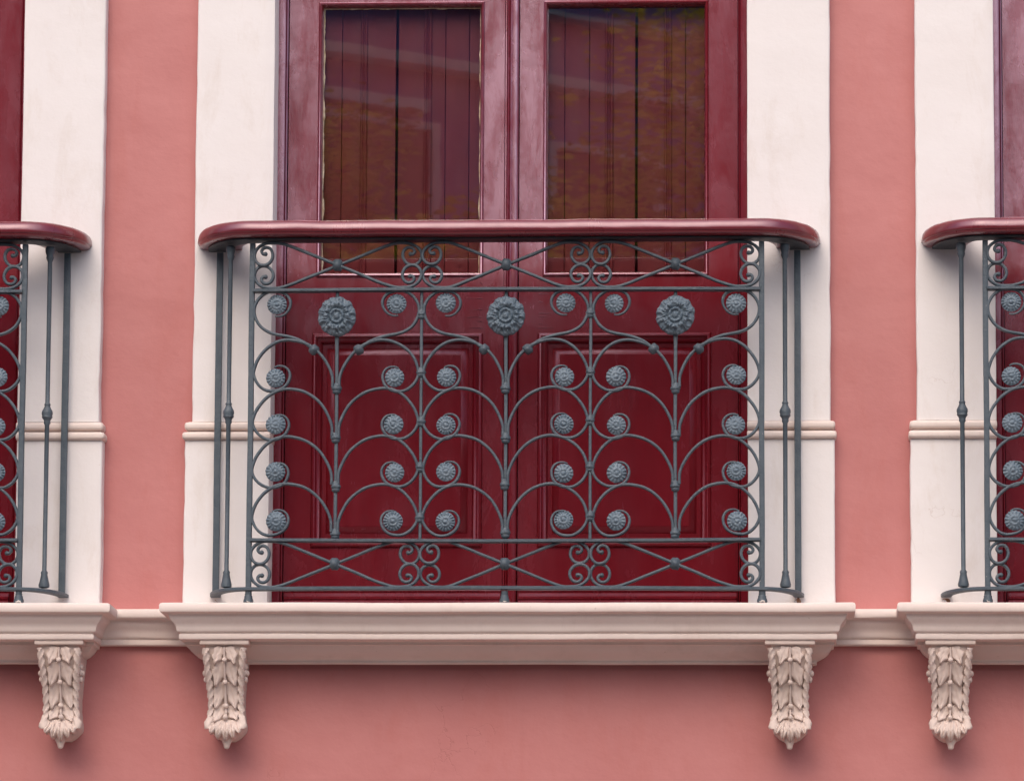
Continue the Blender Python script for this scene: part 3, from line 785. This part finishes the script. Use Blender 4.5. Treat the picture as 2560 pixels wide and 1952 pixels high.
def build_railing(name, label, seed):
    root = empty(name, (CX + 0.001, RY, -0.022), label, "balcony railing", "wrought iron balcony railings of the three balconies")
    O = Vector((0, -RY, 0.022))             # local coordinates: x from the axis, y from the wall face -> root space
    def part(n_, bm, mat=M_IRON, smooth=45, at=(0, 0, 0), parent=None):
        for v in bm.verts: pass
        a = Vector(at) if parent is not None else Vector((at[0], at[1] - RY, at[2] + 0.022))
        return obj(n_, bm, mat, parent or root, smooth, a)
    rnd = random.Random(seed)
    part("handrail", handrail_bm(seed), M_RAIL, 50)
    # iron strap the handrail is screwed to
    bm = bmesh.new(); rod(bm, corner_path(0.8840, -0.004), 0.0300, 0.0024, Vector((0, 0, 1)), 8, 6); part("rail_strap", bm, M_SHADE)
    # bottom bar, lower bar, upper bar
    bm = bmesh.new(); pth = corner_path(0.0, -0.004)
    pth = [p + Vector((0, 0, 0.0145 + 0.003 * cos(p.x * 2.2) - 0.0015 + 0.0010 * nz(p, 5, seed))) for p in pth]
    rod(bm, pth, 0.0135, 0.0048, Vector((0, 0, 1)), 10, 5, None, 0.05, seed); part("bottom_bar", bm)
    for nm, z, dz in (("lower_bar", 0.1335, -0.0030), ("upper_bar", 0.7575, 0.002)):
        bm = bmesh.new()
        pts = [Vector((-0.628 + 1.256 * k / 40, RY, z + dz * cos((-0.628 + 1.256 * k / 40) * 2.4) - dz * .4 + 0.0008 * nz((k * .1, z, 0), 3, seed))) for k in range(41)]
        rod(bm, pts, 0.0165, 0.0044, Vector((0, 0, 1)), 12, 6, None, 0.04, seed); part(nm, bm)
    # square corner posts, foot under each, and flat wall posts
    foot = None
    def foot_bm(sd):
        b = bmesh.new(); lathe(b, [(0.0085, 0.030), (0.0080, 0.026), (0.0088, 0.022), (0.0082, 0.020), (0.0102, 0.0165), (0.0098, 0.0135), (0.0120, 0.0085), (0.0128, 0.004), (0.0112, 0.0006), (0.006, 0.0)], 16, (0, 0, 0), 1, 0.06, sd); return b
    for s in (-1, 1):
        bm = bmesh.new(); rod(bm, [Vector((s * 0.632 + 0.001 * nz((0, 0, z), 4, seed + s), RY, z)) for z in [0.012 + (0.876 - 0.012) * k / 20 for k in range(21)]], 0.0068, 0.0085, Vector((0, 1, 0)), 12, 7, None, 0.03, seed)
        part("corner_post", bm)
        bm = bmesh.new()
        wx = 0.7275 if s < 0 else 0.7200
        rod(bm, [Vector((s * wx + 0.0008 * nz((3, 0, z), 4, seed + s), -0.0265, z)) for z in [0.010 + (0.876 - 0.010) * k / 20 for k in range(21)]], 0.0082, 0.0068, Vector((0, 1, 0)), 12, 7, None, 0.03, seed)
        part("wall_post", bm)
        # turned baluster on the quarter turn
        a = 0.64 if s < 0 else 0.69
        bx, by = s * (0.632 + (0.0975 if s < 0 else 0.090) * sin(a)), -0.004 - 0.151 * cos(a)
        bm = bmesh.new()
        zt, zb_ = 0.876, 0.020
        prof = [(0.0105, zt), (0.0125, zt - 0.006), (0.0120, zt - 0.012), (0.0090, zt - 0.022), (0.0098, zt - 0.027), (0.0085, zt - 0.032), (0.0058, zt - 0.038)]
        zm = Zp(1030)
        prof += [(0.0056, zm + 0.12), (0.0057, zm + 0.030), (0.0085, zm + 0.025), (0.0070, zm + 0.021), (0.0095, zm + 0.015), (0.0134, zm + 0.008), (0.0142, zm + 0.002), (0.0126, zm - 0.003), (0.0136, zm - 0.007), (0.0092, zm - 0.013), (0.0080, zm - 0.017), (0.0088, zm - 0.021), (0.0058, zm - 0.026)]
        prof += [(0.0056, zm - 0.15), (0.0056, zb_ + 0.044), (0.0090, zb_ + 0.039), (0.0080, zb_ + 0.034), (0.0112, zb_ + 0.018), (0.0138, zb_ + 0.008), (0.0132, zb_ + 0.002), (0.007, zb_)]
        lathe(bm, [(r_, z - 0.45) for r_, z in prof], 18, (0, 0, 0), 1, 0.03, seed + s)
        part("baluster", bm, at=(bx, by, 0.45))
        # rusty mortar where the bottom bar enters the wall
        bm = bmesh.new(); ball(bm, Vector((0, 0, 0)), 0.0125, 1.3, 0.4, 0.8, 16, 10)
        for v in bm.verts: v.co += Vector((nz(v.co, 90, s), 0.4 * nz(v.co, 80, 3), nz(v.co, 85, 5 + s))) * 0.008
        part("rusty_anchor", bm, M_RUST, 50, (s * wx, -0.001, 0.000))
    for i, x in enumerate((-0.632, 0.0, 0.632)):
        ft = part("foot", foot_bm(i), at=(x, RY, -0.0215))
        bm = bmesh.new(); ball(bm, Vector((0, -0.004, 0.0035)), 0.0095, 1, 1, 0.34, 12, 6)
        for v in bm.verts: v.co += Vector((nz(v.co, 130, i), 0.0, nz(v.co, 150, i + 3))) * 0.004
        part("bare_tip", bm, M_BARE, 50, (0, 0, 0), ft)
    # stems: three with a flower, two plain with collars
    fl = []
    for i, k in enumerate((-2, 0, 2)):
        x = k * SP
        bm = bmesh.new()
        rod(bm, [Vector((x + 0.0012 * nz((k, 0, z), 4, seed), RY + 0.001, z)) for z in [0.136 + (0.665 - 0.136) * q / 24 for q in range(25)]], 0.0046, 0.0046, Vector((0, 1, 0)), 10, 3.2, lambda t: 1 + 0.55 * max(0, t - 0.93) / .07, 0.05, seed)
        rod(bm, [Vector((x, RY, z)) for z in (0.728, 0.7405, 0.745, 0.7540)], 0.0065, 0.0065, Vector((0, 1, 0)), 10, 2, lambda t: 1 - 0.4 * t)
        part("flower_stem", bm)
        z_f = Zp(792)
        if i == 0: fl.append(part("flower", flower_bm(seed + 1), M_CAST, at=(x, RY - 0.004, z_f), smooth=70))
        else:
            o = fl[0].copy(); COL.objects.link(o); o.location = Vector((x, RY - 0.004 - RY, z_f + 0.022 + rnd.uniform(-.002, .001))); o.rotation_euler = (0, 0.26 * i, 0)
    for k in (-1, 1):
        bm = bmesh.new(); x = k * SP
        rod(bm, [Vector((x + 0.0010 * nz((k, 0, z), 4, seed), RY, z)) for z in [0.137 + (0.754 - 0.137) * q / 24 for q in range(25)]], 0.0040, 0.0048, Vector((0, 1, 0)), 10, 3.2, None, 0.05, seed)
        part("mid_stem", bm)
    # repeated pieces
    col_src = [None, None]; node_src = [None, None]; ros_src = [None] * 4; c_src = {}; s_src = {}
    def rep(store, key, nm, maker, at, rot=(0, 0, 0), sc=(1, 1, 1), smooth=45):
        if store[key] is None:
            store[key] = part(nm, maker(), M_DUSTY if nm == 'rosette' else M_IRON, smooth=smooth, at=at); store[key].rotation_euler = rot; store[key].scale = sc
        else: place(store[key], root, Vector((at[0], at[1] - RY, at[2] + 0.022)), rot, sc)
    for k in (-2, 0, 2):
        for t in range(4):
            rep(col_src, t % 2, "collar", lambda: collar_bm(t, 0.0128, 0.0125), (k * SP + rnd.uniform(-.001, .001), RY, Zp(974 + 120.3 * t) + rnd.uniform(-.003, .003)), (0, rnd.uniform(-.08, .08), rnd.uniform(0, 6)))
    for k in (-1, 1):
        for y in (784, 931, 1053, 1170, 1293):
            rep(col_src, int(y) % 2, "collar", lambda: collar_bm(9, 0.0128, 0.0125), (k * SP + rnd.uniform(-.001, .001), RY, Zp(y) + rnd.uniform(-.002, .002)), (0, rnd.uniform(-.08, .08), rnd.uniform(0, 6)), (0.95, 0.95, 0.92))
    for k in range(-3, 4, 1):
        if k % 2 == 0: continue
        for side in (-1, 1):
            if abs(k * 1 + side) > 3 or abs(k + side) % 2: continue
            xo = k * SP - (0.0 if abs(k) < 3 else 0.0) + (0.0035 * -side if abs(k) == 3 else 0)
            # S scroll with its rosette
            key = (side, rnd.randint(0, 1))
            z_s = Zp(874) + rnd.uniform(-.0015, .0015)
            if key not in s_src: s_src[key] = part("s_scroll", s_scroll_bm(side, seed + key[1] * 5 + side), at=(xo, RY, z_s))
            else: place(s_src[key], root, Vector((xo, 0, z_s + 0.022)))
            rep(node_src, (k + 3) % 2, "clasp", lambda: node_bm(4), (xo + side * 157 * PX, RY, Zp(874)), (0, side * 0.75 + rnd.uniform(-.15, .15), 0), (1.0, 1, 1.0))
            v = rnd.randint(0, 3)
            rep(ros_src, v, "rosette", lambda: rosette_bm(0.0247, 20 + v, petals=(16, 18, 15, 16)[v]), (xo + side * (62 + rnd.uniform(-3, 3)) * PX, RY - 0.001, Zp(759 + rnd.uniform(-2, 3))), (rnd.uniform(-.1, .1), rnd.uniform(0, 6.28), rnd.uniform(-.12, .12)), (rnd.uniform(.95, 1.02),) * 3, 75)
            for t in range(4):
                key = (side, rnd.randint(0, 2)); zc_ = Zp(974 + 120.3 * t) + rnd.uniform(-.0015, .0015)
                if key not in c_src: c_src[key] = part("c_scroll", c_scroll_bm(side, seed + key[1] * 7 + side), at=(xo, RY, zc_))
                else: place(c_src[key], root, Vector((xo, 0, zc_ + 0.022)))
                v = rnd.randint(0, 3)
                rep(ros_src, v, "rosette", lambda: rosette_bm(0.0247, 20 + v, petals=(16, 18, 15, 16)[v]), (xo + side * (65 + rnd.uniform(-3, 3)) * PX, RY - 0.001, Zp(944 + 119.5 * t + rnd.uniform(-3, 3))), (rnd.uniform(-.1, .1), rnd.uniform(0, 6.28), rnd.uniform(-.12, .12)), (rnd.uniform(.95, 1.02),) * 3, 75)
    xb = {}
    for k in (-2, 0, 2):
        for z in (Zp(661), Zp(1410)):
            for sl in (1, -1):
                key = (sl, k == 0)
                at = (k * SP, RY, z)
                if key not in xb: xb[key] = part("cross_bar", cross_bar_bm(1, sl, seed + sl + (3 if k == 0 else 0)), at=at)
                else: place(xb[key], root, Vector((at[0], 0, z + 0.022)))
            rep(node_src, 1 if k else 0, "clasp", lambda: node_bm(8), (k * SP, RY - 0.001, z), (0, rnd.uniform(-.1, .1), 0), (1.12, 1.1, 1.15))
    return root

mid_rail = build_railing("balcony_railing", "grey iron balcony railing seen whole, red wooden handrail, in front of the middle door", 5)
for off, lab in ((-1.833, "grey iron balcony railing cut by the left photo edge, right end showing"),
                 (1.815, "grey iron balcony railing cut by the right photo edge, missing its outer flat post")):
    c = copy_tree(mid_rail); c.location.x += off; c['label'] = lab
    if off > 0:                                       # the right balcony has lost the flat post at its left wall
        for ch in list(c.children):
            if ch.name.startswith('wall_post') and ch.matrix_basis.translation.x <= 0 and min(v.co.x for v in ch.data.vertices) < 0: bpy.data.objects.remove(ch)

# ================================================================== THE STREET BEHIND THE CAMERA (seen in the glass)
def structure(name, bm, mat):
    o = obj(name, bm, mat, None, 0); o['kind'] = 'structure'; return o
bm = bmesh.new(); box(bm, -150, 150, -200, 60, -3.3, -3.15); structure("street", bm, M_ASPH)
bm = bmesh.new(); box(bm, -60, 60, -5.5, 0.03, -3.2, -3.0, 0.01); structure("pavement", bm, M_PAVE)

opp = empty("apartment_building", (-3.26, -39.3, -3.15), "slate blue apartment building with white ledges across the street, reflected in the left glass", "building")
opp.rotation_euler = (0, 0, radians(-39))
bm = bmesh.new(); box(bm, -34, 50, -12, 0, 0, 17.5); o = obj("wall", bm, M_BLUEW, opp, 0)
for (x0, x1, z, th) in ((-34.2, 50.2, 3.0, .2), (-34.2, 50.2, 7.2, .2), (-34.2, 50.2, 12.86, 0.11), (-34.2, 0.05, 12.38, 0.12), (-34.2, 50.2, 13.6, .05), (-34.2, 50.2, 17.3, .35)):
    bm = bmesh.new(); box(bm, x0, x1, -0.2, 0.30, z, z + th); obj("ledge", bm, M_WHITE, opp, 0)
bm = bmesh.new(); rod(bm, [Vector((1.02, 0.12, z)) for z in (12.98, 15, 17.2)], 0.06, 0.06, Vector((0, 1, 0)), 10, 2); obj("downpipe", bm, M_WHITE, opp)
win = None
for z in (3.6, 7.9, 11.2, 14.2):
    for k in range(-6, 9):
        x = k * 2.9 - 0.45
        if win is None:
            bm = bmesh.new(); ringset(bm, -0.75, 0.75, 0, 1.12, [(0, -0.02), (0, 0.12), (0.08, 0.12), (0.08, 0.02)], False); win = obj("window", bm, M_WHITE, opp, 0, (x, 0.01, z))
            bm = bmesh.new(); box(bm, -0.68, 0.68, 0.01, 0.025, 0.07, 1.05); pane = obj("pane", bm, M_WINDK, win, 0)
        else:
            o = place(win, opp, Vector((x, 0.01, z))); p_ = pane.copy(); COL.objects.link(p_); p_.parent = o

def tree(name, loc, h, r, n, seed, label):
    rnd = random.Random(seed); root = empty(name, loc, label, "tree", "street trees opposite the house")
    bm = bmesh.new(); hh = h - r
    rod(bm, [Vector((0.15 * nz((k, 0, 0), .7, seed), 0.15 * nz((0, k, 0), .7, seed), hh * k / 6)) for k in range(7)], 0.22, 0.22, Vector((0, 1, 0)), 12, 2, lambda t: 1 - 0.6 * t)
    cl = []
    for i in range(40):
        a = rnd.uniform(0, 2 * pi); e = rnd.uniform(-0.5, 1.45); q = rnd.uniform(0.45, 1.0)
        c = Vector((cos(a) * cos(e) * r * q, sin(a) * cos(e) * r * q, hh + sin(e) * r * q)); cl.append(c)
        rod(bm, [Vector((0, 0, hh * rnd.uniform(.5, .95))), c * .5 + Vector((0, 0, hh * .45)), c], 0.06, 0.06, Vector((0, 1, 0.1)), 6, 2, lambda t: 1 - .7 * t)
    obj("trunk", bm, M_BARK, root)
    bm = bmesh.new()
    for i in range(n):
        c = rnd.choice(cl); d = Vector((rnd.gauss(0, 1), rnd.gauss(0, 1), rnd.gauss(0, .7))) * r * 0.14
        p = c + d; s = rnd.uniform(0.05, 0.11)
        R_ = Matrix.Rotation(rnd.uniform(0, 6.28), 3, 'Z') @ Matrix.Rotation(rnd.uniform(-1.1, 1.1), 3, 'X')
        vs = [bm.verts.new(p + R_ @ Vector(q) * s) for q in ((-0.5, 0, 0), (0, -.35, .15), (1.3, 0, 0), (0, .35, .15))]
        bm.faces.new(vs)
    me = bpy.data.meshes.new("crown"); bm.to_mesh(me); bm.free(); me.materials.append(M_LEAF)
    o = bpy.data.objects.new("crown", me); COL.objects.link(o); o.parent = root
tree("street_tree", (0.9, -30, -3.1), 12.1, 3.5, 15000, 3, "tall leafy yellow green tree across the street, reflected in the right glass")
tree("street_tree", (-4.0, -31, -3.1), 10.8, 1.7, 8000, 8, "slim leafy tree across the street, reflected low at the left of the left glass")
tree("street_tree", (-1.7, -29, -3.1), 9.7, 1.5, 6000, 12, "smallest leafy tree across the street, reflected low at the right of the left glass")
